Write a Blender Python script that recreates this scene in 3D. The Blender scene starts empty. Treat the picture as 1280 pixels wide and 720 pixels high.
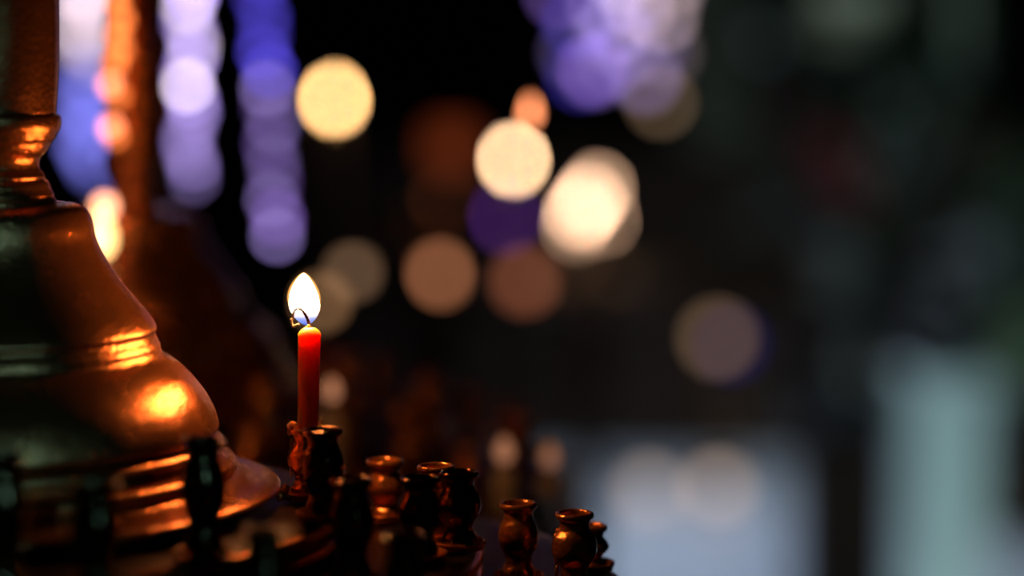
import bpy, math, random
from mathutils import Vector, noise
random.seed(7)
S = bpy.context.scene
C = S.collection
R = math.radians
# ------------------------------------------------------------------ camera
CAMZ, PITCH, LENS, FOC = 1.35, R(6), 85.0, 0.80
FW = Vector((0, math.cos(PITCH), -math.sin(PITCH)))
UP = Vector((0, math.sin(PITCH), math.cos(PITCH)))
RT = Vector((1, 0, 0))
CAM = Vector((0, 0, CAMZ))
K = 36.0 / LENS / 1280.0

def at(px, py, d):
    return CAM + FW * d + RT * ((px - 640) * K * d) + UP * ((360 - py) * K * d)

def zat(py, y0):
    v = FW + UP * ((360 - py) * K)
    return CAMZ + y0 * v.z / v.y

cam_d = bpy.data.cameras.new('camera')
cam = bpy.data.objects.new('camera', cam_d)
C.objects.link(cam)
cam.location = CAM
cam.rotation_euler = (math.pi / 2 - PITCH, 0, 0)
cam_d.lens = LENS
cam_d.sensor_width = 36
cam_d.clip_start = 0.02
cam_d.dof.use_dof = True
cam_d.dof.focus_distance = FOC
cam_d.dof.aperture_fstop = 2.75
cam_d.dof.aperture_blades = 0
S.camera = cam

# ------------------------------------------------------------------ materials
def new_mat(name):
    m = bpy.data.materials.new(name)
    m.use_nodes = True
    nt = m.node_tree
    nt.nodes.clear()
    out = nt.nodes.new('ShaderNodeOutputMaterial')
    return m, nt, out

def ramp(nt, fac, stops):
    n = nt.nodes.new('ShaderNodeValToRGB')
    el = n.color_ramp.elements
    while len(el) < len(stops):
        el.new(0.5)
    for e, (p, c) in zip(el, stops):
        e.position = p
        e.color = (*c, 1)
    nt.links.new(fac, n.inputs['Fac'])
    return n.outputs['Color']

def pbr(name, c1, c2, rough=0.5, metal=0.0, scale=40, bump=0.0, bscale=None, rvar=0.0, spec=0.5, coat=0.0, stretch=(1, 1, 1), extra=None):
    m, nt, out = new_mat(name)
    b = nt.nodes.new('ShaderNodeBsdfPrincipled')
    tc = nt.nodes.new('ShaderNodeTexCoord')
    mp = nt.nodes.new('ShaderNodeMapping')
    mp.inputs['Scale'].default_value = stretch
    nt.links.new(tc.outputs['Object'], mp.inputs['Vector'])
    nz = nt.nodes.new('ShaderNodeTexNoise')
    nz.inputs['Scale'].default_value = scale
    nz.inputs['Detail'].default_value = 6
    nt.links.new(mp.outputs[0], nz.inputs['Vector'])
    col = ramp(nt, nz.outputs['Fac'], [(0.3, c1), (0.7, c2)])
    nt.links.new(col, b.inputs['Base Color'])
    b.inputs['Metallic'].default_value = metal
    b.inputs['Roughness'].default_value = rough
    b.inputs['Specular IOR Level'].default_value = spec
    b.inputs['Coat Weight'].default_value = coat
    if rvar:
        mr = nt.nodes.new('ShaderNodeMapRange')
        mr.inputs['To Min'].default_value = max(0.02, rough - rvar)
        mr.inputs['To Max'].default_value = rough + rvar
        nt.links.new(nz.outputs['Fac'], mr.inputs['Value'])
        nt.links.new(mr.outputs[0], b.inputs['Roughness'])
    if bump:
        n2 = nt.nodes.new('ShaderNodeTexNoise')
        n2.inputs['Scale'].default_value = bscale or scale * 3
        n2.inputs['Detail'].default_value = 4
        nt.links.new(mp.outputs[0], n2.inputs['Vector'])
        bp = nt.nodes.new('ShaderNodeBump')
        bp.inputs['Strength'].default_value = bump
        bp.inputs['Distance'].default_value = 0.001
        nt.links.new(n2.outputs['Fac'], bp.inputs['Height'])
        nt.links.new(bp.outputs[0], b.inputs['Normal'])
        nt.links.new(bp.outputs[0], b.inputs['Coat Normal'])
    b.inputs['Coat Roughness'].default_value = 0.10
    if extra:
        extra(nt, b)
    nt.links.new(b.outputs[0], out.inputs['Surface'])
    return m

def emis(name, col, strength, speck=0.0):
    """a lamp that gives off light"""
    m, nt, out = new_mat(name)
    e = nt.nodes.new('ShaderNodeEmission')
    e.inputs['Color'].default_value = (*col, 1)
    e.inputs['Strength'].default_value = strength
    if speck:
        tc = nt.nodes.new('ShaderNodeTexCoord')
        nz = nt.nodes.new('ShaderNodeTexNoise')
        nz.inputs['Scale'].default_value = speck
        nt.links.new(tc.outputs['Object'], nz.inputs['Vector'])
        mr = nt.nodes.new('ShaderNodeMapRange')
        mr.inputs['From Min'].default_value = 0.35
        mr.inputs['From Max'].default_value = 0.65
        mr.inputs['To Min'].default_value = 0.4 * strength
        mr.inputs['To Max'].default_value = 1.6 * strength
        nt.links.new(nz.outputs['Fac'], mr.inputs['Value'])
        nt.links.new(mr.outputs[0], e.inputs['Strength'])
    nt.links.new(e.outputs[0], out.inputs['Surface'])
    return m

M = {}
M['brass'] = pbr('aged_brass', (0.66, 0.21, 0.06), (0.88, 0.30, 0.08), 0.25, 0.86, 55, 0.4, 700, 0.08, coat=0.25)
M['brass_shade'] = pbr('shaded_brass', (0.10, 0.05, 0.02), (0.22, 0.10, 0.04), 0.13, 1.0, 120, 0.25, 300, 0.05)  # shade of the near cups put into the base colour
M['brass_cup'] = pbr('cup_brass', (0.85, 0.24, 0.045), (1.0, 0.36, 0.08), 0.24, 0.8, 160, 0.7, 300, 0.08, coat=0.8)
M['brass_dark'] = pbr('tarnished_brass', (0.16, 0.08, 0.035), (0.28, 0.14, 0.06), 0.36, 1.0, 60, 0.2, 500, 0.08)
M['tier_plate'] = pbr('dark_brass_plate', (0.03, 0.015, 0.008), (0.07, 0.032, 0.014), 0.42, 0.7, 90, 0.3, 500, 0.1)  # very dark base colour for the tier tops
M['wood'] = pbr('dark_wood', (0.014, 0.006, 0.004), (0.03, 0.013, 0.007), 0.5, 0, 6, 0.2, 60, 0.1, stretch=(1, 1, 12), spec=0.2)
M['wall'] = pbr('dark_plaster', (0.014, 0.011, 0.010), (0.024, 0.019, 0.016), 0.9, 0, 3, 0.2, 30)
M['ceil'] = pbr('ceiling_plaster', (0.05, 0.045, 0.04), (0.07, 0.06, 0.05), 0.9, 0, 3)
M['cord'] = pbr('cord_plastic', (0.01, 0.012, 0.01), (0.02, 0.022, 0.02), 0.5, 0, 30)
M['steel'] = pbr('dull_socket', (0.05, 0.05, 0.05), (0.09, 0.09, 0.09), 0.4, 0.6, 30)
M['leaf'] = pbr('leaf_green', (0.008, 0.02, 0.009), (0.022, 0.048, 0.022), 0.45, 0, 12, 0.1, 80)
M['leaf_pale'] = pbr('pale_leaf_green', (0.16, 0.24, 0.13), (0.30, 0.40, 0.24), 0.5, 0, 12, 0.1, 80)
M['petal_white'] = pbr('cream_petal', (0.78, 0.84, 0.70), (0.88, 0.92, 0.80), 0.6, 0, 20)
M['petal_grey'] = pbr('grey_petal', (0.26, 0.28, 0.29), (0.38, 0.41, 0.42), 0.6, 0, 20)
M['petal_red'] = pbr('maroon_petal', (0.30, 0.07, 0.09), (0.42, 0.11, 0.14), 0.55, 0, 20)
M['stone'] = pbr('pale_stone', (0.50, 0.60, 0.60), (0.66, 0.75, 0.74), 0.45, 0, 4, 0.1, 40, 0.1)
M['stone_grey'] = pbr('grey_green_stone', (0.48, 0.55, 0.48), (0.60, 0.66, 0.58), 0.6, 0, 3, 0.1, 40)
M['urn'] = pbr('black_glaze', (0.01, 0.01, 0.012), (0.02, 0.018, 0.02), 0.3, 0, 10)
M['wick'] = pbr('charred_wick', (0.012, 0.006, 0.012), (0.05, 0.018, 0.03), 0.8, 0, 900, 0.6, 1500)
M['pale_wax'] = pbr('cream_wax', (0.75, 0.6, 0.4), (0.85, 0.7, 0.5), 0.5, 0, 30)

def floor_extra(nt, b):
    tc = nt.nodes.new('ShaderNodeTexCoord')
    br = nt.nodes.new('ShaderNodeTexBrick')
    br.offset = 0
    br.inputs['Scale'].default_value = 1.0
    br.inputs['Brick Width'].default_value = 0.6
    br.inputs['Row Height'].default_value = 0.6
    br.inputs['Mortar Size'].default_value = 0.006
    br.inputs['Color1'].default_value = (0.26, 0.28, 0.30, 1)
    br.inputs['Color2'].default_value = (0.32, 0.34, 0.36, 1)
    br.inputs['Mortar'].default_value = (0.08, 0.08, 0.09, 1)
    nt.links.new(tc.outputs['Object'], br.inputs['Vector'])
    nt.links.new(br.outputs['Color'], b.inputs['Base Color'])
M['floor'] = pbr('polished_floor', (0.3, 0.3, 0.3), (0.4, 0.4, 0.4), 0.32, 0, 3, 0, None, 0.05, extra=floor_extra)

def mk_wax(name, col, radius, sheen=0.35):
    m, nt, out = new_mat(name)
    b = nt.nodes.new('ShaderNodeBsdfPrincipled')
    tc = nt.nodes.new('ShaderNodeTexCoord')
    nz = nt.nodes.new('ShaderNodeTexNoise')
    nz.inputs['Scale'].default_value = 350
    nt.links.new(tc.outputs['Object'], nz.inputs['Vector'])
    c = ramp(nt, nz.outputs['Fac'], [(0.2, tuple(x * 0.92 for x in col)), (0.8, col)])
    nt.links.new(c, b.inputs['Base Color'])
    b.inputs['Subsurface Weight'].default_value = 1.0
    b.inputs['Subsurface Radius'].default_value = radius
    b.inputs['Subsurface Scale'].default_value = 1.0
    b.inputs['Roughness'].default_value = sheen
    bp = nt.nodes.new('ShaderNodeBump')
    bp.inputs['Strength'].default_value = 0.15
    bp.inputs['Distance'].default_value = 0.0005
    nt.links.new(nz.outputs['Fac'], bp.inputs['Height'])
    nt.links.new(bp.outputs[0], b.inputs['Normal'])
    nt.links.new(b.outputs[0], out.inputs['Surface'])
    return m
M['red_wax'] = mk_wax('red_wax', (1.0, 0.42, 0.10), (0.020, 0.0045, 0.0010))
M['drip_wax'] = mk_wax('dripped_wax', (0.90, 0.45, 0.22), (0.006, 0.002, 0.001), 0.15)

# flame: burning gas, light all through; blue and see-through at its foot
def mk_flame(name, h, power, blue=True):
    m, nt, out = new_mat(name)
    tc = nt.nodes.new('ShaderNodeTexCoord')
    sp = nt.nodes.new('ShaderNodeSeparateXYZ')
    nt.links.new(tc.outputs['Object'], sp.inputs[0])
    mr = nt.nodes.new('ShaderNodeMapRange')
    mr.inputs['From Min'].default_value = 0
    mr.inputs['From Max'].default_value = h
    nt.links.new(sp.outputs['Z'], mr.inputs['Value'])
    f = mr.outputs[0]
    e = nt.nodes.new('ShaderNodeEmission')
    col = ramp(nt, f, [(0.0, (0.10, 0.22, 1.0)), (0.16, (0.35, 0.42, 1.0)), (0.27, (1.0, 0.50, 0.28)), (0.42, (1.0, 0.40, 0.12)), (1.0, (1.0, 0.36, 0.09))])
    nt.links.new(col, e.inputs['Color'])
    st = ramp(nt, f, [(0.0, (0.003,) * 3), (0.14, (0.006,) * 3), (0.26, (0.02,) * 3), (0.40, (0.9,) * 3), (1.0, (0.9,) * 3)])
    ml = nt.nodes.new('ShaderNodeMath')
    ml.operation = 'MULTIPLY'
    ml.inputs[1].default_value = power
    nt.links.new(st, ml.inputs[0])
    nt.links.new(ml.outputs[0], e.inputs['Strength'])
    tr = nt.nodes.new('ShaderNodeBsdfTransparent')
    mx = nt.nodes.new('ShaderNodeMixShader')
    a = ramp(nt, f, [(0.0, (0.55,) * 3), (0.2, (0.45,) * 3), (0.38, (1,) * 3), (0.9, (1,) * 3)])
    nt.links.new(a, mx.inputs['Fac'])
    nt.links.new(tr.outputs[0], mx.inputs[1])
    nt.links.new(e.outputs[0], mx.inputs[2])
    nt.links.new(mx.outputs[0], out.inputs['Surface'])
    return m

# ------------------------------------------------------------------ builders
def link_mesh(name, verts, faces, mat, parent=None, loc=None, smooth=True):
    me = bpy.data.meshes.new(name)
    me.from_pydata([tuple(v) for v in verts], [], faces)
    me.update()
    if smooth:
        me.polygons.foreach_set('use_smooth', [True] * len(me.polygons))
    me.materials.append(mat)
    o = bpy.data.objects.new(name, me)
    C.objects.link(o)
    if parent:
        o.parent = parent
    if loc is not None:
        o.location = loc
    return o

def tag(o, label=None, cat=None, group=None, kind=None):
    if label: o['label'] = label
    if cat: o['category'] = cat
    if group: o['group'] = group
    if kind: o['kind'] = kind
    return o

def empty(name, loc, label, cat, group=None):
    o = bpy.data.objects.new(name, None)
    C.objects.link(o)
    o.location = loc
    o.empty_display_size = 0.02
    return tag(o, label, cat, group)

def spline(pts, n):
    """smooth a profile by Catmull-Rom through its points"""
    out = []
    P = [pts[0]] + list(pts) + [pts[-1]]
    for i in range(1, len(P) - 2):
        for k in range(n):
            t = k / n
            v = []
            for a, b, c, d in zip(P[i - 1], P[i], P[i + 1], P[i + 2]):
                v.append(0.5 * (2 * b + (c - a) * t + (2 * a - 5 * b + 4 * c - d) * t * t + (3 * b - a - 3 * c + d) * t ** 3))
            out.append(tuple(v))
    out.append(tuple(pts[-1]))
    return out

def lathe_data(prof, seg=48, lump=0.0, ls=200, seed=0, cap=True):
    vs, fs = [], []
    n = len(prof)
    for i, (r, z) in enumerate(prof):
        for k in range(seg):
            a = 2 * math.pi * k / seg
            rr = max(r, 0.00002)
            x, y = rr * math.cos(a), rr * math.sin(a)
            if lump:
                q = noise.noise(Vector((x * ls + seed, y * ls, z * ls)))
                x *= 1 + lump * q; y *= 1 + lump * q
            vs.append((x, y, z))
    for i in range(n - 1):
        for k in range(seg):
            a, b = i * seg + k, i * seg + (k + 1) % seg
            fs.append((a, b, b + seg, a + seg))
    if cap:
        fs.append(tuple(range(seg))[::-1])
        fs.append(tuple((n - 1) * seg + k for k in range(seg)))
    return vs, fs

def lathe(name, prof, mat, parent=None, loc=None, seg=48, **kw):
    v, f = lathe_data(prof, seg, **kw)
    return link_mesh(name, v, f, mat, parent, loc)

def box_data(x0, x1, y0, y1, z0, z1):
    v = [(x, y, z) for x in (x0, x1) for y in (y0, y1) for z in (z0, z1)]
    f = [(0, 1, 3, 2), (4, 6, 7, 5), (0, 4, 5, 1), (2, 3, 7, 6), (0, 2, 6, 4), (1, 5, 7, 3)]
    return v, f

def join(*parts):
    V, F = [], []
    for v, f in parts:
        n = len(V)
        V += v
        F += [tuple(i + n for i in q) for q in f]
    return V, F

def box(name, b, mat, parent=None, loc=None, bevel=0.0):
    o = link_mesh(name, *box_data(*b), mat, parent, loc, smooth=False)
    if bevel:
        md = o.modifiers.new('bevel', 'BEVEL')
        md.width = bevel
        md.segments = 3
    return o

def tube_data(pts, rad, seg=8):
    """tube through points; rad a number or a list"""
    pts = [Vector(p) for p in pts]
    vs, fs = [], []
    up = Vector((0.3, 0.9, 0.1))
    for i, p in enumerate(pts):
        t = (pts[min(i + 1, len(pts) - 1)] - pts[max(i - 1, 0)]).normalized()
        a = t.cross(up).normalized()
        b = t.cross(a).normalized()
        r = rad[i] if isinstance(rad, (list, tuple)) else rad
        for k in range(seg):
            g = 2 * math.pi * k / seg
            vs.append(tuple(p + a * (r * math.cos(g)) + b * (r * math.sin(g))))
    for i in range(len(pts) - 1):
        for k in range(seg):
            a, b = i * seg + k, i * seg + (k + 1) % seg
            fs.append((a, a + seg, b + seg, b))
    fs.append(tuple(range(seg)))
    fs.append(tuple((len(pts) - 1) * seg + k for k in range(seg))[::-1])
    return vs, fs

def copy_tree(o, parent=None):
    c = o.copy()
    C.objects.link(c)
    c.parent = parent
    for ch in [x for x in bpy.data.objects if x.parent == o and x != c]:
        copy_tree(ch, c)
    return c

# ------------------------------------------------------------------ the room
def struct(o):
    o['kind'] = 'structure'
    return o
struct(box('floor', (-4, 5, -1.5, 11, -0.1, 0), M['floor']))
struct(box('wall_back', (-4, 5, 11, 11.2, -0.1, 5), M['wall']))
struct(box('wall_left', (-4.2, -4, -1.5, 11.2, -0.1, 5), M['wall']))
struct(box('wall_right', (5, 5.2, -1.5, 11.2, -0.1, 5), M['wall']))
struct(box('ceiling', (-4.2, 5.2, -1.5, 11.2, 5, 5.2), M['ceil']))
struct(box('baseboard_back', (-4, 5, 10.96, 11, 0, 0.18), M['wood']))

# ------------------------------------------------------------------ the brass stand
AX = at(-10, 360, 0.785)          # axis of the near stand
AXX, AXY = AX.x, AX.y
PXM = K * 0.785                   # metres per pixel there

def P(y, r):
    return (r * PXM, zat(y, AXY))

Z0 = zat(760, AXY) - 0.004        # reference height: underside of the tray
stem_prof = [(-330, 40), (-318, 62), (-305, 66), (-290, 60), (-270, 40), (-250, 44), (-200, 66), (-120, 84), (-40, 88), (40, 88),
             (90, 86.5), (128, 83.5), (141, 82.5), (144, 80)]
knob_prof = [(143.5, 79), (144, 86), (150, 88.5), (160, 87.5), (168, 83), (172, 82), (178, 77), (184, 74), (190, 70), (196, 64), (203, 61.5),
             (211, 62), (219, 68), (224, 67.5), (228, 72.5), (236, 75.5), (243, 79), (247, 78), (249.5, 81), (254, 82.5)]
bell_prof = [(254, 70), (254.2, 84), (255.5, 102), (260, 114), (267, 121), (280, 126), (298, 129), (320, 138), (345, 153), (370, 172),
             (392, 191), (405, 200), (412, 203), (418, 201), (424, 203), (432, 207), (440, 208), (447, 213), (454, 224), (466, 239), (480, 252), (497, 264),
             (515, 273), (530, 278), (540, 278), (545, 270), (548, 262)]
base_prof = [(546, 255), (547, 272), (550, 281), (555, 285), (560, 285), (564, 279), (569, 276), (572, 284), (576, 297), (582, 302), (588, 302), (592, 300),
             (598, 310), (602, 326), (604, 340), (607, 352), (611, 357), (615, 355), (617, 345)]

LEDGE = {k: at(0, y, d).z for k, y, d in ((1, 627, 0.80), (2, 688, 0.79), (3, 744, 0.80))}

def make_stand(label, narrow=1.0):
    root = empty('candle_stand', (AXX, AXY, 0), label, 'candle stand', None)
    def pr(L, k=1.0, sm=4):
        return [(max(r, 0), z) for r, z in spline([(P(y, r)[0] * k, P(y, r)[1]) for y, r in L], sm)]
    lathe('shaft', pr(stem_prof, narrow), M['brass'], root, seg=96)
    lathe('collar', pr(knob_prof, narrow), M['brass'], root, seg=96)
    lathe('bell', pr(bell_prof), M['brass'], root, seg=128, lump=0.006, ls=60)
    lathe('moulded_base', pr(base_prof), M['brass'], root, seg=128)
    # tiers: a dark plate with bright ridged rim
    def tier(z, r, ridges, name, drop):
        R_ = r * PXM
        plate = [(R_ * 0.5, z - 0.001), (R_ - 0.003, z), (R_ - 0.0005, z - 0.0008), (R_ - 0.0015, z - drop), (R_ * 0.5, z - drop)]
        lathe(name, plate, M['tier_plate'], root, seg=128)
        for (za, hb, bul) in ridges:
            b = bul * PXM
            pts = [(R_ - 0.0025, z - za), (R_ + b * 0.6, z - za - hb * 0.12), (R_ + b, z - za - hb * 0.5), (R_ + b * 0.6, z - za - hb * 0.88), (R_ - 0.0025, z - za - hb)]
            lathe('rim_ridge', spline(pts, 4), M['brass'], root, seg=128, cap=False)
    tier(LEDGE[1], 432, [(0.0006, 0.0042, 6), (0.0075, 0.0042, 6)], 'inner_tier', 0.0165)
    tier(LEDGE[2], 608, [(0.0006, 0.0036, 6), (0.0066, 0.0040, 6)], 'middle_tier', 0.0155)
    tier(LEDGE[3], 800, [(0.0006, 0.0040, 7), (0.0070, 0.0045, 6)], 'outer_tier', 0.015)
    # lower post and round foot
    zt = LEDGE[3] - 0.030
    post = [(0.05, zt + 0.016), (0.05, zt), (0.035, zt - 0.05), (0.022, zt - 0.1), (0.022, 0.62), (0.034, 0.60), (0.034, 0.57), (0.022, 0.55), (0.022, 0.14), (0.04, 0.1), (0.04, 0.06)]
    lathe('lower_post', [(r, z) for r, z in post], M['brass_dark'], root, seg=48)
    lathe('foot', [(0.03, 0.07), (0.05, 0.06), (0.10, 0.045), (0.15, 0.03), (0.16, 0.02), (0.16, 0.0), (0.0, 0.0)], M['brass_dark'], root, seg=64)
    # grip ring on the shaft top
    return root


stand = make_stand('large turned brass candle stand with bell shaped body, sharp, at the left edge')

# ------------------------------------------------------------------ candle cups
def cup_prof(h, bul=1.0):
    """outer then inner wall of a baluster cup, px units (1 px = K*0.8 m)"""
    s = K * 0.80
    k = h / 92.0
    o = [(0, 21.5), (1.2, 23.4), (4, 24.3), (7, 23.4), (9, 20.5), (13, 18.5), (18, 18.6), (22, 20), (29, 23.2 * bul), (38, 25.6 * bul), (46, 25.6 * bul), (54, 23 * bul),
         (63, 18.5), (70, 16.6), (75, 17.4), (79, 20), (84, 22), (90, 22.6), (92, 22)]
    prof = [(17.8 * s, (h - 60 * k) * s), (18 * s, (h - 5) * s), (19 * s, (h - 1.2) * s)]
    prof = [(15.5 * s, (h - 62) * s), (16.2 * s, (h - 25) * s), (17.2 * s, (h - 10) * s), (18.2 * s, (h - 3) * s), (19.6 * s, (h - 0.3) * s)]
    for y, r in o:
        yy = y if y < 14 else 14 + (y - 14) * (h - 14) / 78.0
        prof.append((r * s, (h - yy) * s))
    return prof

def make_cup(px, py, d, label, ring, tray=True, bul=1.0, seed=0, group=None, lump=0.035, mat='brass_cup'):
    """cup with the middle of its rim at the given place, foot on its tier"""
    p = at(px, py, d)
    zl = LEDGE[ring] + 0.0004
    h = (p.z - zl) / (K * 0.8)
    root = empty('candle_cup', (p.x, p.y, zl), label, 'candle cup', group)
    t = 0.0015 if tray else 0
    lathe('cup_body', spline(cup_prof(h - t / (K * 0.8), bul), 3), M[mat], root, (0, 0, t), seg=56, lump=lump, ls=260, seed=seed)
    if tray:
        s = K * 0.8
        tp = [(0.5 * s, 3 * s), (22 * s, 3 * s), (27 * s, 3.5 * s), (29.5 * s, 7 * s), (31 * s, 10.5 * s), (33 * s, 11 * s), (33.5 * s, 8.5 * s), (31.5 * s, 3 * s), (28 * s, 0.3 * s), (0.5 * s, 0.2 * s)]
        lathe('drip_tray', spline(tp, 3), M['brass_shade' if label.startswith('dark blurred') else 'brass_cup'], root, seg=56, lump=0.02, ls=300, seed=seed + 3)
    return root

gold = make_cup(385, 534, 0.80, 'shiny golden candle cup with wax drips, holding the lit red candle', 1, seed=1, lump=0.04)
cups = [
    (404, 536, 0.765, 'dark candle cup in shade, close in front of the cup with the lit candle', 1, 2, 1.0),
    (481, 574, 0.835, 'bright orange candle cup, empty, first one right of the lit candle', 2, 3, 1.0),
    (545, 581, 0.802, 'candle cup with thin sharp golden rim and dark open mouth', 2, 4, 1.0),
    (574, 589, 0.788, 'dark candle cup standing in a wide bright-edged drip tray', 2, 5, 1.05),
    (648, 628, 0.815, 'candle cup second from the right end, with an orange glint on its neck', 3, 6, 1.02),
    (718, 640, 0.796, 'sharp copper candle cup with wet wax down its side, at the right end', 3, 7, 1.1),
    (737, 656, 0.835, 'blurred candle cup hidden behind the copper cup at the right end', 3, 8, 1.0),
]
for (x, y, d, lab, ring, sd, bul) in cups:
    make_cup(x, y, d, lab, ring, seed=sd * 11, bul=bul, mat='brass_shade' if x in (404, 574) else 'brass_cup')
# cups of the near side, thrown out of focus and in shade
near = [
    (253, 548, 0.705, 'dark blurred candle cup standing in front of the moulded brass base', 1),
    (118, 602, 0.66, 'blurred candle cup low in front of the bell with one round glint', 1),
    (2, 566, 0.655, 'blurred candle cup cut by the left edge of the view', 1),
    (440, 598, 0.735, 'dark blurred candle cup with a pale round glint below the lit candle', 2),
    (505, 668, 0.69, 'dark blurred candle cup at the bottom edge below the orange cup', 3),
    (525, 596, 0.77, 'black silhouetted candle cup between the orange cup and the golden-rimmed cup', 2),
    (330, 662, 0.66, 'dark blurred candle cup before the striped tier edges', 2),
]
for i, (x, y, d, lab, ring) in enumerate(near):
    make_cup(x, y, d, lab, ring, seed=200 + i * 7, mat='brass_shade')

# ------------------------------------------------------------------ lit candle
cb = at(384, 532, 0.80)
ct = at(387, 418, 0.80)
s8 = K * 0.80
cr = empty('candle', (cb.x, cb.y, cb.z - 0.008), 'short lit red wax candle burning in the golden candle cup', 'candle')
H = (ct - cb).length + 0.008
lean = (ct - cb).normalized()
prof = [(0.0, 0.0), (12.6 * s8, 0.0), (13.2 * s8, H * 0.4), (13.8 * s8, H * 0.8), (14.4 * s8, H - 0.0008), (14.6 * s8, H - 0.0002), (14.2 * s8, H + 0.0004),
        (12 * s8, H + 5 * s8), (8 * s8, H + 8.5 * s8), (4 * s8, H + 9.5 * s8), (2 * s8, H + 9.5 * s8)]
v, f = lathe_data([p for p in spline(prof, 5)], 40, lump=0.03, ls=330, seed=5)
v = [(x + lean.x * z, y, z) for x, y, z in v]
link_mesh('wax_body', v, f, M['red_wax'], cr)
# melted crown of wax and wick
base = Vector(cr.location)
def loc(px, py, dd=0.0):
    return at(px, py, 0.80 + dd) - base
wp = [loc(386.5, 415), loc(386.5, 409), loc(386, 404, -0.001), loc(384.5, 399, -0.0025), loc(381.5, 393, -0.0045), loc(378, 388.5, -0.0056), loc(374, 386.2, -0.0062), loc(370.5, 386.5, -0.0064),
      loc(368, 388.5, -0.0064)]
wp = spline([tuple(p) for p in wp], 5)
link_mesh('wick', *tube_data(wp, [max(1.3, 2.3 - 0.02 * i) * s8 * (1 + 0.25 * math.sin(i * 1.9)) for i in range(len(wp))], 10), M['wick'], cr)
wt = [loc(368, 388.5, -0.0064), loc(366.5, 393, -0.0064), loc(366.5, 398, -0.006), loc(364, 399.5, -0.006), loc(364.5, 404, -0.006), loc(366.5, 408, -0.006), loc(370, 407, -0.006), loc(373, 405.5, -0.006), loc(374, 407.5, -0.006)]
wt = spline([tuple(p) for p in wt], 4)
e = link_mesh('wick_tip', *tube_data(wt, [1.55 * s8 * (1 + 0.2 * math.sin(i * 2.3)) for i in range(len(wt))], 8), M['pale_wax'], cr)
e['label'] = 'pale curled wick end'
crown = []
for k in range(7):
    a = k * 2.4
    x0, z0 = 386.7 + 7 * math.cos(a), 414.5 + 1.2 * math.sin(3 * k)
    q = loc(x0, z0, 7 * s8 * math.sin(a))
    hgt = (5 + 6 * random.random()) * s8
    pts = [q, q + Vector(((386.6 - x0) * s8 * 0.4, 0, hgt * 0.5)), Vector((loc(386.6, 407).x, q.y * 0.4, q.z + hgt))]
    crown.append(tube_data(spline([tuple(p) for p in pts], 3), [2.4 * s8, 2.2 * s8, 2.0 * s8, 1.7 * s8, 1.5 * s8, 1.1 * s8, 0.7 * s8], 8))
link_mesh('melted_crown', *join(*crown), M['drip_wax'], cr)

def flame_mesh(h, w, d=None):
    """teardrop with its foot at z=0"""
    pr = []
    for i in range(27):
        t = i / 26
        q = t ** 0.76
        r = math.sin(math.pi * q) ** (0.66 if q > 0.5 else 0.9)
        pr.append((max(r * w / 2, 1e-5), t * h))
    return lathe_data(pr, 32, cap=False)
fb = at(383, 407, 0.801)
fl_h, fl_w = 66 * s8, 38 * s8
M['flame'] = mk_flame('candle_flame', fl_h, 270)
v, f = flame_mesh(fl_h, fl_w)
v = [(x - 0.00085 * math.sin(z / fl_h * 2.0) * 1.0, y, z) for x, y, z in v]
fo = link_mesh('flame', v, f, M['flame'], cr, tuple(fb - base))
# thin glowing mantle of hot gas round it
m, nt, out = new_mat('flame_mantle')
ve = nt.nodes.new('ShaderNodeEmission')
ve.inputs['Color'].default_value = (1, 0.42, 0.10, 1)
ve.inputs['Strength'].default_value = 260
nt.links.new(ve.outputs[0], out.inputs['Volume'])
tr = nt.nodes.new('ShaderNodeBsdfTransparent')
nt.links.new(tr.outputs[0], out.inputs['Surface'])
v, f = flame_mesh(fl_h * 0.86, fl_w * 1.12)
v = [(x - 0.00085 * math.sin((z / fl_h + 0.2) * 2.0), y, z) for x, y, z in v]
link_mesh('flame_mantle', v, f, m, cr, tuple(fb - base + Vector((0, 0, fl_h * 0.17))))

# wax that ran over the golden cup and the copper cup
def drips(name, blobs, label):
    parts = []
    for (px, py, dd, rx, rz) in blobs:
        c = at(px, py, 0.80 + dd)
        vs, fs = [], []
        for i in range(9):
            th = math.pi * i / 8
            for k in range(12):
                ph = 2 * math.pi * k / 12
                n_ = Vector((math.sin(th) * math.cos(ph), math.sin(th) * math.sin(ph), math.cos(th)))
                q = 1 + 0.3 * noise.noise(n_ * 1.7 + c * 900)
                vs.append(tuple(c + Vector((n_.x * rx, n_.y * rx, n_.z * rz)) * s8 * q))
        for i in range(8):
            for k in range(12):
                a, b = i * 12 + k, i * 12 + (k + 1) % 12
                fs.append((a, a + 12, b + 12, b))
        parts.append((vs, fs))
    return join(*parts)
def attach(name, data, mat, root):
    v, f = data
    b = root.location
    return link_mesh(name, [(x - b.x, y - b.y, z - b.z) for x, y, z in v], f, mat, root)
attach('wax_drip', drips('w', [(363, 533, -0.002, 4.5, 5), (366, 530, -0.003, 5, 4), (361.5, 540, -0.002, 2.6, 5), (400, 530.5, -0.001, 3.5, 3.2), (405, 533, -0.003, 4, 3),
                              (402, 526, 0, 1.2, 3), (364, 556, -0.0025, 2, 9), (362.5, 570, -0.002, 1.7, 9), (364, 590, -0.002, 1.6, 8), (352, 617, -0.001, 5, 8), (357, 611, -0.002, 5, 6), (349, 622, -0.003, 4, 5)], ''), M['drip_wax'], gold)
kop = [o for o in C.objects if o.get('label', '').startswith('sharp copper')][0]
attach('wax_drip', drips('w', [(699, 665, -0.003, 5, 6), (695, 675, -0.003, 4, 9), (693, 688, -0.002, 3.2, 8), (696, 700, -0.003, 3, 9), (696, 714, -0.003, 3, 8), (697, 642, -0.003, 3, 3)], ''), M['brass_cup'], kop)

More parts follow.
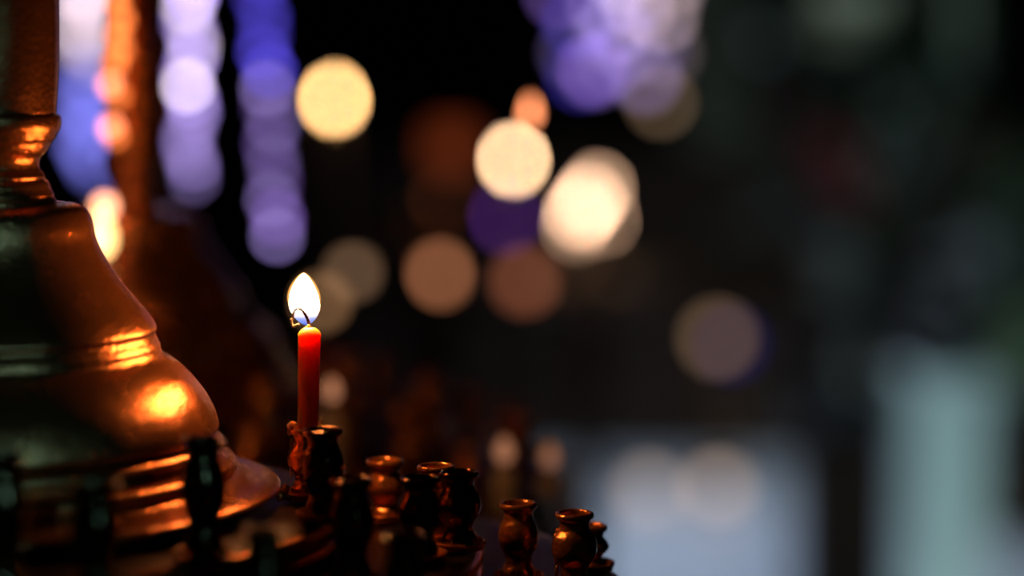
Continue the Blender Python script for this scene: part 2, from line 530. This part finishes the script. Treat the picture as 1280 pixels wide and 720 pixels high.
# ------------------------------------------------------------------ second stand behind, same make
st2 = make_stand('turned brass candle stand behind the near one, dark and blurred', 0.70)
D2 = 1.20
a2 = at(168, 360, D2)
dz2 = zat(262, a2.y) - zat(255, AXY)
st2.location = (a2.x, a2.y, 0)
for ch in [o for o in C.objects if o.parent == st2]:
    if ch.name.split('.')[0] not in ('foot', 'lower_post'):
        ch.location.z += dz2
for ch in [o for o in C.objects if o.parent == st2]:
    if ch.name.startswith('lower_post'):
        ch.location.z += dz2
        ch.location.z += 0
        ch.scale.z = 1.0
# foot height follows: the post reaches a little deeper into the foot

ring_xy = []
def far_cup(R_, deg, ring, label, group, hh=0.0245):
    x, y = st2.location.x + R_ * math.cos(R(deg)), st2.location.y + R_ * math.sin(R(deg))
    z = LEDGE[ring] + dz2 + 0.0004
    root = empty('candle_cup', (x, y, z), label, 'candle cup', group)
    lathe('cup_body', spline(cup_prof(hh / s8), 2), M['brass_cup'], root, (0, 0, 0.0015), seg=40, lump=0.04, ls=260, seed=deg)
    s = s8
    lathe('drip_tray', [(0.5 * s, 3 * s), (27 * s, 3.5 * s), (31 * s, 10.5 * s), (33 * s, 11 * s), (31.5 * s, 3 * s), (28 * s, 0.3 * s), (0.5 * s, 0.2 * s)], M['brass_cup'], root, seg=40)
    return root
for R_, ring, degs in ((0.106, 1, (-75, -48, -20, 5, 32)), (0.148, 2, (-62, -42, -22, -3, 16, 38)), (0.192, 3, (-46, -30, -15, 0, 14, 30))):
    for dg in degs:
        far_cup(R_, dg, ring, 'blurred empty candle cup on the tiers of the second stand', 'candle cups on the second stand')

# ------------------------------------------------------------------ candles burning on the second stand, behind the near bell
def thin_candle(loc_, h, r, fh, fw, power, label, name='candle', group=None, col=None, wax='pale_wax'):
    root = empty(name, loc_, label, 'candle', group)
    lathe('wax_body', [(0, 0), (r, 0), (r * 0.95, h - r * 0.5), (r * 0.7, h), (0.0001, h)], M[wax], root, seg=24)
    link_mesh('wick', *tube_data([(0, 0, h - 0.001), (0.0002, 0, h + 0.003), (-0.0004, 0, h + 0.006)], 0.0006, 6), M['wick'], root)
    key = 'fl%g_%g_%s' % (fh, power, col)
    if key not in M:
        c = col or (1.0, 0.62, 0.25)
        m, nt, out = new_mat('far_flame')
        e_ = nt.nodes.new('ShaderNodeEmission')
        e_.inputs['Color'].default_value = (*c, 1)
        e_.inputs['Strength'].default_value = power
        nt.links.new(e_.outputs[0], out.inputs['Surface'])
        M[key] = m
    link_mesh('flame', *flame_mesh(fh, fw), M[key], root, (0, 0, h + 0.003))
    return root

def stand_candle(px, py, d, zbase, label, power, col=None, fh=0.028, fw=0.017, group=None, r=0.006):
    """flame centre at the given place; candle foot at zbase"""
    p = at(px, py, d)
    return thin_candle((p.x, p.y, zbase), p.z - zbase - fh * 0.45, r, fh, fw, power, label, group=group, col=col)
p = at(122, 306, 1.19)
stand_candle(126, 304, 1.10, LEDGE[1] + dz2 + 0.002, 'lit candle of the second stand, half hidden behind the brass bell', 4.5, (1.0, 0.55, 0.20), 0.022, 0.012)

def glint_candle(px, py, d, ring, r, fh, pw, label):  # added glowing candle ends for the flame's reflections in the cups
    p = at(px, py, d)
    z = LEDGE[ring] + dz2 + 0.002
    return thin_candle((p.x, p.y, z), p.z - z - fh * 0.5, r, fh, fh * 0.62, pw, label, col=(1.0, 0.40, 0.20))
glint_candle(630, 571, 1.08, 3, 0.006, 0.012, 0.42, 'added candle end standing for a flame glint on the second stand, left of the pair')
glint_candle(687, 577, 1.13, 3, 0.006, 0.011, 0.38, 'added candle end standing for a flame glint on the second stand, right of the pair')
glint_candle(415, 495, 1.09, 2, 0.006, 0.010, 0.6, 'added candle end standing for a flame glint on the second stand just right of the red candle')

# ------------------------------------------------------------------ string lights
def string_lights(bulbs, label, group=None, d_cord=None, tail=0.0):
    """bulbs: list of (px, py, depth, radius, colour, power); one cord from the ceiling through them"""
    pts = [at(b[0], b[1], b[2]) for b in bulbs]
    top = Vector((pts[0].x + 0.004, pts[0].y + 0.01, 4.99))
    root = empty('string_light', tuple(top), label, 'string lights', group)
    cord = [Vector((0, 0, 0)), Vector((0, 0, (pts[0].z - top.z) * 0.5))] + [p - top + Vector((b[3] * 0.3, b[3] + 0.0035, b[3] * 0.9)) for p, b in zip(pts, bulbs)]
    link_mesh('cord', *tube_data(cord, 0.0011, 6), M['cord'], root)
    for p, b in zip(pts, bulbs):
        r = b[3]
        key = 'bulb_%s_%s' % (b[4], b[5])
        if key not in M:
            M[key] = emis('lit_bulb', b[4], b[5])
        pr = [(max(1e-5, r * math.sin(math.pi * t / 12)), -r * math.cos(math.pi * t / 12) * 1.1) for t in range(11)]
        pr.append((r * 0.42, r * 1.05))
        bo = lathe('bulb', pr, M[key], root, tuple(p - top), seg=16)
        lathe('socket', [(r * 0.44, r * 0.95), (r * 0.5, r * 1.15), (r * 0.42, r * 1.6), (r * 0.1, r * 1.75)], M['cord'], bo, seg=12)
    return root

VAR = [0.5, 1.2, 0.7, 1.7, 0.6, 1.0, 1.5, 0.8]
LIL, BLU, WHT, VIO = (0.54, 0.38, 1.0), (0.14, 0.10, 1.0), (1.0, 0.80, 1.0), (0.42, 0.22, 0.9)
PNK, ORG = (1.0, 0.72, 0.80), (1.0, 0.22, 0.05)
# left of the second stand: white above, blue below
b = []
for i in range(9):
    b.append((112 + 10 * math.sin(i * 1.7), -70 + i * 17, 3.2, 0.011, PNK if i % 2 else WHT, 3.4 * VAR[i % 8]))
for i in range(8):
    b.append((112 + 8 * math.sin(i * 2.1), 96 + i * 15, 3.2, 0.011, (0.24, 0.24, 1.0), 3.0))
string_lights(b, 'string of round lights, whitish above and blue below, just right of the near brass shaft')
b = []
for i in range(17):
    t = i / 16
    c = WHT if i % 3 == 0 and t < 0.6 else LIL
    b.append((238 + 5 * math.sin(i * 1.3), -40 + t * 262, 2.0, 0.0045, c, (7.5 if t < 0.6 else 4.4) * VAR[(i * 3) % 8]))
string_lights(b, 'string of pale lilac lights hanging right of the second stand')
b = []
for i in range(16):
    t = i / 15
    c = BLU if t < 0.42 else (LIL if i % 2 else VIO)
    b.append((322 + 24 * t ** 0.8 + 4 * math.sin(i * 2.3), -50 + t * 345, 2.05, 0.0045, c, (4.4 if t < 0.42 else 2.9) * VAR[(i * 5) % 8]))
string_lights(b, 'string of deep blue lights turning violet lower down, hanging above the lit candle')
# added amber bulbs for the candle glints down the second stand's shaft
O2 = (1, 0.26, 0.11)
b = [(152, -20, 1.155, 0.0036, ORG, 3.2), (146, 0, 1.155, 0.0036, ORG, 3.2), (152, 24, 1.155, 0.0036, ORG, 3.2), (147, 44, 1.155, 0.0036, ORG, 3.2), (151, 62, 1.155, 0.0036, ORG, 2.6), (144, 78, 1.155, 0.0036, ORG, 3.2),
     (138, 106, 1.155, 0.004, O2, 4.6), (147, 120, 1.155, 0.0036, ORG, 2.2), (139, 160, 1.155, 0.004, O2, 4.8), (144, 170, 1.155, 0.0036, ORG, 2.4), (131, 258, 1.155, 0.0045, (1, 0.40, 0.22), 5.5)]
string_lights(b, 'string of added orange bulbs standing for glints down the second stand')

# hanging cluster, upper middle
cl = [(700, -10, VIO, 2.6), (722, 28, BLU, 3.0), (752, 4, LIL, 4.2), (742, 88, VIO, 4.6), (746, 92, LIL, 1.4), (726, 94, BLU, 2.0), (770, 34, LIL, 4.0), (800, 8, PNK, 4.0), (828, 20, PNK, 4.6),
      (806, 96, LIL, 2.2), (808, 100, PNK, 1.8), (826, 128, (1, 0.62, 0.35), 1.3), (776, -30, WHT, 4.0), (840, -24, PNK, 3), (786, 60, LIL, 1.8), (716, 66, LIL, 1.0), (764, 78, LIL, 1.6), (818, 58, LIL, 1.3), (834, 66, PNK, 0.8), (792, -4, LIL, 2.4), (758, 44, WHT, 1.0)]
tp = at(770, 0, 3.9)
root = empty('hanging_lamp', (tp.x, tp.y, 4.99), 'hanging cluster of violet and pinkish globe lights, upper middle', 'hanging lamp')
lathe('ceiling_plate', [(0.0, 0), (0.09, 0), (0.09, -0.015), (0.05, -0.03), (0.0, -0.03)], M['brass_dark'], root, seg=32)
for i, (x, y, c, pw) in enumerate(cl):
    q = at(x, y, 3.8 + 0.12 * (i % 3)) - root.location
    key = 'globe_%s_%s' % (c, pw)
    M[key] = emis('globe_glass', c, pw)
    r = 0.0125
    pr = [(max(1e-5, r * math.sin(math.pi * t / 14)), -r * math.cos(math.pi * t / 14)) for t in range(15)]
    go = lathe('globe', pr, M[key], root, tuple(q), seg=20)
    link_mesh('cord', *tube_data([(0, 0, r * 0.95), (-q.x * 0.3, -q.y * 0.3, -q.z * 0.4), (-q.x * 0.93, -q.y * 0.93, -q.z - 0.02)], 0.0012, 6), M['cord'], go)

# ------------------------------------------------------------------ far stands with burning candles
def far_stand(px, d, zt, label, rad=0.2):
    p = at(px, 360, d)
    root = empty('candle_stand', (p.x, p.y, 0), label, 'candle stand', None)
    lathe('tray', [(0.02, zt - 0.03), (rad * 0.9, zt - 0.02), (rad, zt - 0.012), (rad + 0.004, zt + 0.008), (rad - 0.002, zt + 0.008), (rad - 0.008, zt), (0.02, zt)], M['brass_dark'], root, seg=64)
    lathe('post', spline([(0.055, zt - 0.022), (0.03, zt - 0.08), (0.02, zt - 0.14), (0.045, zt - 0.2), (0.02, zt - 0.27), (0.02, 0.5), (0.04, 0.45), (0.02, 0.4), (0.022, 0.12), (0.05, 0.05)], 3), M['brass_dark'], root, seg=32)
    lathe('foot', [(0.04, 0.06), (0.12, 0.035), (0.16, 0.02), (0.16, 0), (0, 0)], M['brass_dark'], root, seg=48)
    lathe('finial', spline([(0.03, zt), (0.018, zt + 0.02), (0.028, zt + 0.035), (0.012, zt + 0.05), (0.004, zt + 0.06)], 3), M['brass_dark'], root, seg=32)
    return root, p
fsA, pA = far_stand(530, 4.0, 1.00, 'far round-tray candle stand carrying two bright candles', 0.19)
YEL = (1.0, 0.60, 0.25)
stand_candle(418, 127, 4.0, 1.001, 'far candle seen as a yellow disc, upper left of middle', 44, (1.0, 0.56, 0.22), 0.032, 0.017)
stand_candle(642, 202, 4.05, 1.001, 'far candle seen as a round cream disc, above the middle', 42, (1.0, 0.62, 0.34), 0.028, 0.018)
fsB, pB = far_stand(738, 4.82, 0.86, 'far round-tray candle stand carrying the cluster of candles', 0.2)
for i, (x, y, pw) in enumerate([(726, 268, 30), (737, 252, 30), (748, 238, 13), (722, 284, 13), (752, 276, 12)]):
    stand_candle(x, y, 4.70 + 0.06 * i, 0.861, 'far candle burning in the tight cluster that makes one large cream glow', pw, (1.0, 0.60, 0.38), 0.028, 0.018, group='clustered far candles')

# ------------------------------------------------------------------ small dim glass lamps
def glass_lamp(px, py, d, r, col, pw, label, zbase, speck=0, group=None, name='votive_lamp'):
    p = at(px, py, d)
    root = empty(name, (p.x, p.y, zbase), label, 'lamp', group)
    zc = p.z - zbase
    lathe('glass', spline([(r * 0.5, zc - r * 0.9), (r * 0.9, zc - r * 0.5), (r, zc), (r * 0.95, zc + r * 0.6), (r * 0.8, zc + r * 0.9), (1e-5, zc + r * 0.8)], 4), emis('lit_glass', col, pw, speck), root, seg=28)
    zl = zc - r * 0.9
    lathe('stem', [(r * 1.1, 0), (r * 1.1, 0.006), (r * 0.25, 0.02), (r * 0.22, max(0.03, zl * 0.6)), (r * 0.3, max(0.035, zl - r * 0.4)), (r * 0.52, zl)] if zl > 0.05 else [(r * 0.6, 0), (r * 0.6, zl * 0.5), (r * 0.5, zl)], M['brass_dark'], root, seg=24)
    return root
tab = at(590, 360, 3.3)
def table(cx, cy, w, dpt, h, label):
    root = empty('side_table', (cx, cy, 0), label, 'table')
    box('table_top', (-w / 2, w / 2, -dpt / 2, dpt / 2, h - 0.03, h), M['wood'], root, bevel=0.006)
    box('apron', (-w / 2 + 0.03, w / 2 - 0.03, -dpt / 2 + 0.03, dpt / 2 - 0.03, h - 0.12, h - 0.03), M['wood'], root)
    for sx in (-1, 1):
        for sy in (-1, 1):
            lathe('leg', spline([(0.025, h - 0.12), (0.025, h - 0.2), (0.014, h - 0.24), (0.022, h - 0.4), (0.016, 0.15), (0.024, 0.08), (0.018, 0)], 3), M['wood'], root, (sx * (w / 2 - 0.06), sy * (dpt / 2 - 0.06), 0), seg=20)
    return root
table(tab.x, tab.y, 0.34, 0.3, 0.72, 'dark wooden table far behind, carrying dim amber lamps')
glass_lamp(553, 343, 3.3, 0.014, (1.0, 0.36, 0.16), 2.9, 'dim amber glass lamp, brown disc right of the candle flame', 0.721)
glass_lamp(656, 352, 3.4, 0.017, (1.0, 0.30, 0.14), 0.95, 'dim reddish glass lamp below the large cream glow', 0.721)
glass_lamp(556, 250, 3.4, 0.012, (1.0, 0.25, 0.08), 0.35, 'very dim red-brown lamp on the dark table', 0.721)
t2 = at(425, 360, 2.35)
table(t2.x, t2.y, 0.4, 0.3, 0.90, 'small dark table behind the lit candle')
glass_lamp(441, 341, 2.3, 0.009, (1.0, 0.55, 0.30), 0.9, 'dim brownish glass lamp, upper right of the candle flame', 0.901)
glass_lamp(402, 378, 2.35, 0.009, (1.0, 0.50, 0.22), 1.3, 'dim brownish glass lamp directly behind the candle flame', 0.901)
glass_lamp(565, 185, 3.2, 0.03, (1.0, 0.16, 0.04), 0.16, 'tall stemmed dark red glass lamp, faint glow', 0.721)
glass_lamp(636, 272, 4.3, 0.016, (0.40, 0.10, 0.85), 1.8, 'purple glass lamp low behind the round cream disc', 0.0)
q = at(663, 140, 1.24)
root = empty('hanging_lamp', (q.x, q.y, 4.99), 'tiny hanging lamp with an orange flame beside the round cream disc', 'hanging lamp')
link_mesh('flame', *flame_mesh(0.013, 0.0055), emis('lamp_flame', (1.0, 0.30, 0.12), 5), root, (0, 0, q.z - 4.99 - 0.006))
lathe('lamp_bowl', [(0.0001, -0.009), (0.003, -0.0085), (0.0045, -0.004), (0.0048, 0), (0.004, 0), (0.002, -0.005)], M['brass_dark'], root, (0, 0, q.z - 4.99 - 0.006), seg=20)
link_mesh('chain', *tube_data([(0, 0, 0), (0, 0.0075, (q.z - 4.99) * 0.5), (0, 0.0075, q.z - 4.99 + 0.004), (0, 0.0045, q.z - 4.99 - 0.006)], 0.0005, 6), M['brass_dark'], root)

# ------------------------------------------------------------------ right side of the nave
def bench(cx, cy, w, label):
    root = empty('bench', (cx, cy, 0), label, 'bench')
    box('seat', (-w / 2, w / 2, -0.2, 0.2, 0.40, 0.44), M['wood'], root, bevel=0.008)
    box('backrest', (-w / 2, w / 2, 0.2, 0.24, 0.44, 0.98), M['wood'], root, bevel=0.008)
    box('front_panel', (-w / 2 + 0.05, w / 2 - 0.05, -0.15, -0.12, 0, 0.40), M['wood'], root)
    for sx in (-1, 1):
        link_mesh('end_panel', *box_data(sx * w / 2 - 0.025, sx * w / 2 + 0.025, -0.22, 0.26, 0, 1.02), M['wood'], root, smooth=False).modifiers.new('bevel', 'BEVEL').width = 0.01
    return root
bp = at(930, 360, 8.0)
bench(bp.x + 0.1, 7.8, 2.9, 'long dark wooden bench far across the floor')
bench(-1.75, 9.4, 2.4, 'dark wooden bench in the gloom behind the far candles')
glass_lamp(897, 423, 7.4, 0.030, (0.85, 0.50, 0.28), 1.3, 'textured amber glass lamp on a stem in front of the bench', 0.0, speck=60)
glass_lamp(914, 431, 7.46, 0.028, (0.10, 0.08, 0.9), 0.5, 'small blue glass lamp beside the amber lamp', 0.0)
def glint_light(px, py, d, col, pw, label):  # added glowing glass in place of a highlight on the floor
    p = at(px, py, d)
    root = empty('glint_light', (p.x, p.y, 0), label, 'glint_light')
    zc = max(p.z, 0.03)
    lathe('glass', [(0.02, zc - 0.025), (0.034, zc - 0.01), (0.036, zc + 0.02), (0.03, zc + 0.03), (1e-5, zc + 0.028)], emis('lit_glass', col, pw), root, seg=24)
    lathe('holder', [(0.0, 0), (0.03, 0), (0.03, max(0.003, zc - 0.027)), (0.02, max(0.004, zc - 0.0255))], M['brass_dark'], root, seg=24)
glint_light(812, 618, 7.0, (1.0, 0.75, 0.62), 1.2, 'added glowing glass standing for a floor glint, left of the pair')
glint_light(897, 612, 7.0, (1.0, 0.70, 0.52), 1.4, 'added glowing glass standing for a floor glint, right of the pair')

# pale block added for a bright reflection on the floor, and urn
pp = at(1182, 360, 5.6)
root = empty('reflection_block', (pp.x, 5.6, 0), 'added pale block standing for a bright floor reflection at lower right', 'reflection_block')
w = 0.09
box('shaft', (-w, w, -w, w, 0.06, 0.52), M['stone'], root, bevel=0.004)
box('base', (-w - 0.008, w + 0.008, -w - 0.008, w + 0.008, 0, 0.06), M['stone'], root, bevel=0.006)
box('cap', (-w - 0.015, w + 0.015, -w - 0.015, w + 0.015, 0.52, 0.56), M['stone'], root, bevel=0.006)
u = empty('urn', (pp.x, 5.6, 0.5605), 'black glazed urn on top of the added pale block', 'urn')
lathe('urn_body', spline([(0.05, 0), (0.055, 0.015), (0.03, 0.03), (0.06, 0.07), (0.10, 0.14), (0.105, 0.19), (0.07, 0.24), (0.06, 0.26), (0.085, 0.28), (0.08, 0.285), (0.05, 0.27), (0.045, 0.2)], 4), M['urn'], u, seg=40)
for sx in (-1, 1):
    link_mesh('handle', *tube_data(spline([(sx * 0.095, 0, 0.15), (sx * 0.14, 0, 0.18), (sx * 0.13, 0, 0.25), (sx * 0.07, 0, 0.26)], 5), 0.008, 8), M['urn'], u)

# grey-green stone column
cp = at(888, 360, 9.2)
root = empty('stone_column', (cp.x, 9.2, 0), 'pale grey-green stone column rising behind the bench', 'column')
lathe('shaft', [(0.15, 0.25), (0.145, 4.6)], M['stone_grey'], root, seg=40)
lathe('base', spline([(0.21, 0), (0.21, 0.1), (0.19, 0.12), (0.20, 0.17), (0.17, 0.2), (0.16, 0.26)], 3), M['stone_grey'], root, seg=40)
lathe('capital', spline([(0.15, 4.58), (0.17, 4.62), (0.17, 4.7), (0.24, 4.85), (0.25, 4.999)], 3), M['stone_grey'], root, seg=40)

# flower arrangements
def leaf_data(c, direction, length, width, droop=0.2):
    d_ = Vector(direction).normalized()
    side = d_.cross(Vector((0, 0, 1)))
    if side.length < 0.1: side = Vector((1, 0, 0))
    side.normalize()
    nrm = side.cross(d_)
    vs, fs = [], []
    n = 6
    for i in range(n + 1):
        t = i / n
        w_ = width * math.sin(math.pi * (0.06 + 0.9 * t)) * 0.5
        p_ = Vector(c) + d_ * (length * t) - Vector((0, 0, droop * length * t * t))
        for sgn, dz in ((-1, 0.12), (0, 0), (1, 0.12)):
            vs.append(tuple(p_ + side * (w_ * sgn) + nrm * (w_ * dz * abs(sgn))))
        for sgn, dz in ((1, 0.12), (0, 0), (-1, 0.12)):
            vs.append(tuple(p_ + side * (w_ * sgn) + nrm * (w_ * dz * abs(sgn) - 0.0015)))
    for i in range(n):
        for k in range(6):
            a, b_ = i * 6 + k, i * 6 + (k + 1) % 6
            fs.append((a, b_, b_ + 6, a + 6))
    return vs, fs

def arrangement(px, d, zpot, zmid, spread, height, label, flowers, mat='leaf', n=90, seed=3, vase=True):
    rnd = random.Random(seed)
    p = at(px, 360, d)
    root = empty('flower_arrangement', (p.x, d, 0), label, 'flowers')
    if vase:
        box('pedestal', (-0.1, 0.1, -0.1, 0.1, 0, zpot), M['wood'], root, bevel=0.01)
        lathe('vase', spline([(0.06, zpot), (0.11, zpot + 0.08), (0.12, zpot + 0.16), (0.08, zpot + 0.24), (0.10, zpot + 0.28)], 4), M['urn'], root, seg=32)
    else:
        lathe('vase', spline([(0.12, 0), (0.16, 0.15), (0.18, 0.3), (0.19, 0.32)], 4), M['urn'], root, seg=32)
        zpot = 0.04
    L, ST = [], []
    for i in range(n):
        a = rnd.uniform(0, 2 * math.pi)
        e_ = rnd.uniform(-0.9, 1.0)
        rr = math.sqrt(rnd.random())
        tip = Vector((math.cos(a) * spread * rr, math.sin(a) * spread * 0.7 * rr, zmid + e_ * height * math.sqrt(max(0, 1 - rr * rr * 0.6))))
        d_ = (tip - Vector((0, 0, zmid - height * 0.8))).normalized()
        L.append(leaf_data(tip - d_ * 0.12, d_ + Vector((rnd.uniform(-.5, .5), rnd.uniform(-.5, .5), rnd.uniform(-.3, .3))), rnd.uniform(0.14, 0.26), rnd.uniform(0.05, 0.09), rnd.uniform(0, 0.5)))
        if i % 3 == 0:
            ST.append(tube_data([(0, 0, zpot + 0.26), tuple(Vector((tip.x * 0.4, tip.y * 0.4, (zpot + 0.26) * 0.5 + tip.z * 0.5))), tuple(tip - d_ * 0.12)], 0.004, 5))
    link_mesh('foliage', *join(*L), M[mat], root)
    link_mesh('stems', *join(*ST), M['leaf'], root)
    for (fx, fy, fm, fr) in flowers:
        q = at(fx, fy, d - 0.16) - root.location
        F = []
        for k in range(16):
            a = k * 2.39996
            tilt = 0.25 + 0.9 * k / 16
            dd_ = Vector((math.cos(a) * math.sin(tilt), -math.cos(tilt), math.sin(a) * math.sin(tilt)))
            F.append(leaf_data(tuple(q), dd_, fr, fr * 0.8, -0.1))
        link_mesh('blossom', *join(*F), M[fm], root)
        ST2 = tube_data([tuple(q), (q.x * 0.5, q.y * 0.5, q.z * 0.6 + (zpot + 0.26) * 0.4), (0, 0, zpot + 0.26)], 0.004, 5)
        link_mesh('flower_stem', *ST2, M['leaf'], root)
    return root
arrangement(1060, 5.2, 0.45, 1.18, 0.36, 0.34, 'tall dark flower arrangement with cream, maroon and grey blossoms', [(1048, 22, 'petal_white', 0.085), (1090, 5, 'petal_white', 0.05), (1040, 205, 'petal_red', 0.085), (1070, 240, 'petal_red', 0.05), (1040, 335, 'petal_grey', 0.08), (985, 150, 'petal_red', 0.04)], seed=4)
arrangement(1290, 6.5, 0.25, 0.72, 0.24, 0.30, 'flower arrangement cut by the right edge with pale green leaves', [(1225, 320, 'petal_grey', 0.08), (1278, 425, 'leaf_pale', 0.11), (1268, 470, 'leaf_pale', 0.08), (1215, 170, 'petal_red', 0.03)], seed=9, n=70)

# ------------------------------------------------------------------ light
def area(name, loc_, target, sx, sy, col, power, spread=180):
    ld = bpy.data.lights.new(name, 'AREA')
    ld.shape = 'RECTANGLE'
    ld.size, ld.size_y = sx, sy
    ld.color = col
    ld.energy = power
    ld.spread = R(spread)
    o = bpy.data.objects.new(name, ld)
    C.objects.link(o)
    o.location = loc_
    o.rotation_euler = (Vector(target) - Vector(loc_)).to_track_quat('-Z', 'Y').to_euler()
    return o
area('assumed_window_beam', (0.80, -1.35, 1.85), (-0.33, 0.74, 1.20), 0.07, 0.20, (0.13, 0.52, 0.85), 0.05, 11)  # added light for an assumed window, its beam narrowed onto the bell's left side
area('floor_fill', (0.35, 6.2, 4.9), (0.35, 6.2, 0), 0.7, 1.4, (0.64, 0.76, 1.0), 19, 36)  # added light under the ceiling, brightens the bluish floor patch
area('flower_fill', (0.9, 2.4, 4.6), (1.25, 6.3, 1.1), 0.5, 0.5, (0.85, 1.0, 0.86), 4.5, 40)  # added fill from above, lifts the blossoms and the column
area('right_fill', (2.2, 1.0, 2.6), (1.13, 5.6, 0.3), 0.5, 0.8, (0.66, 0.95, 1.0), 2.3, 24)  # added lamp out of view, aimed at the pale block
w_ = bpy.data.worlds.new('world')
S.world = w_
w_.use_nodes = True
w_.node_tree.nodes['Background'].inputs['Color'].default_value = (0.5, 0.6, 0.8, 1)
w_.node_tree.nodes['Background'].inputs['Strength'].default_value = 0.003

S.view_settings.view_transform = 'Standard'
S.view_settings.look = 'None'
S.view_settings.gamma = 1
S.view_settings.exposure = 0
S.view_settings.use_curve_mapping = False
S.cycles.use_denoising = True
S.cycles.denoiser = 'OPENIMAGEDENOISE'
S.cycles.use_adaptive_sampling = False
S.cycles.sample_clamp_indirect = 6
S.cycles.max_bounces = 6
S.cycles.diffuse_bounces = 2
S.cycles.glossy_bounces = 3
S.cycles.caustics_reflective = False
S.cycles.caustics_refractive = False
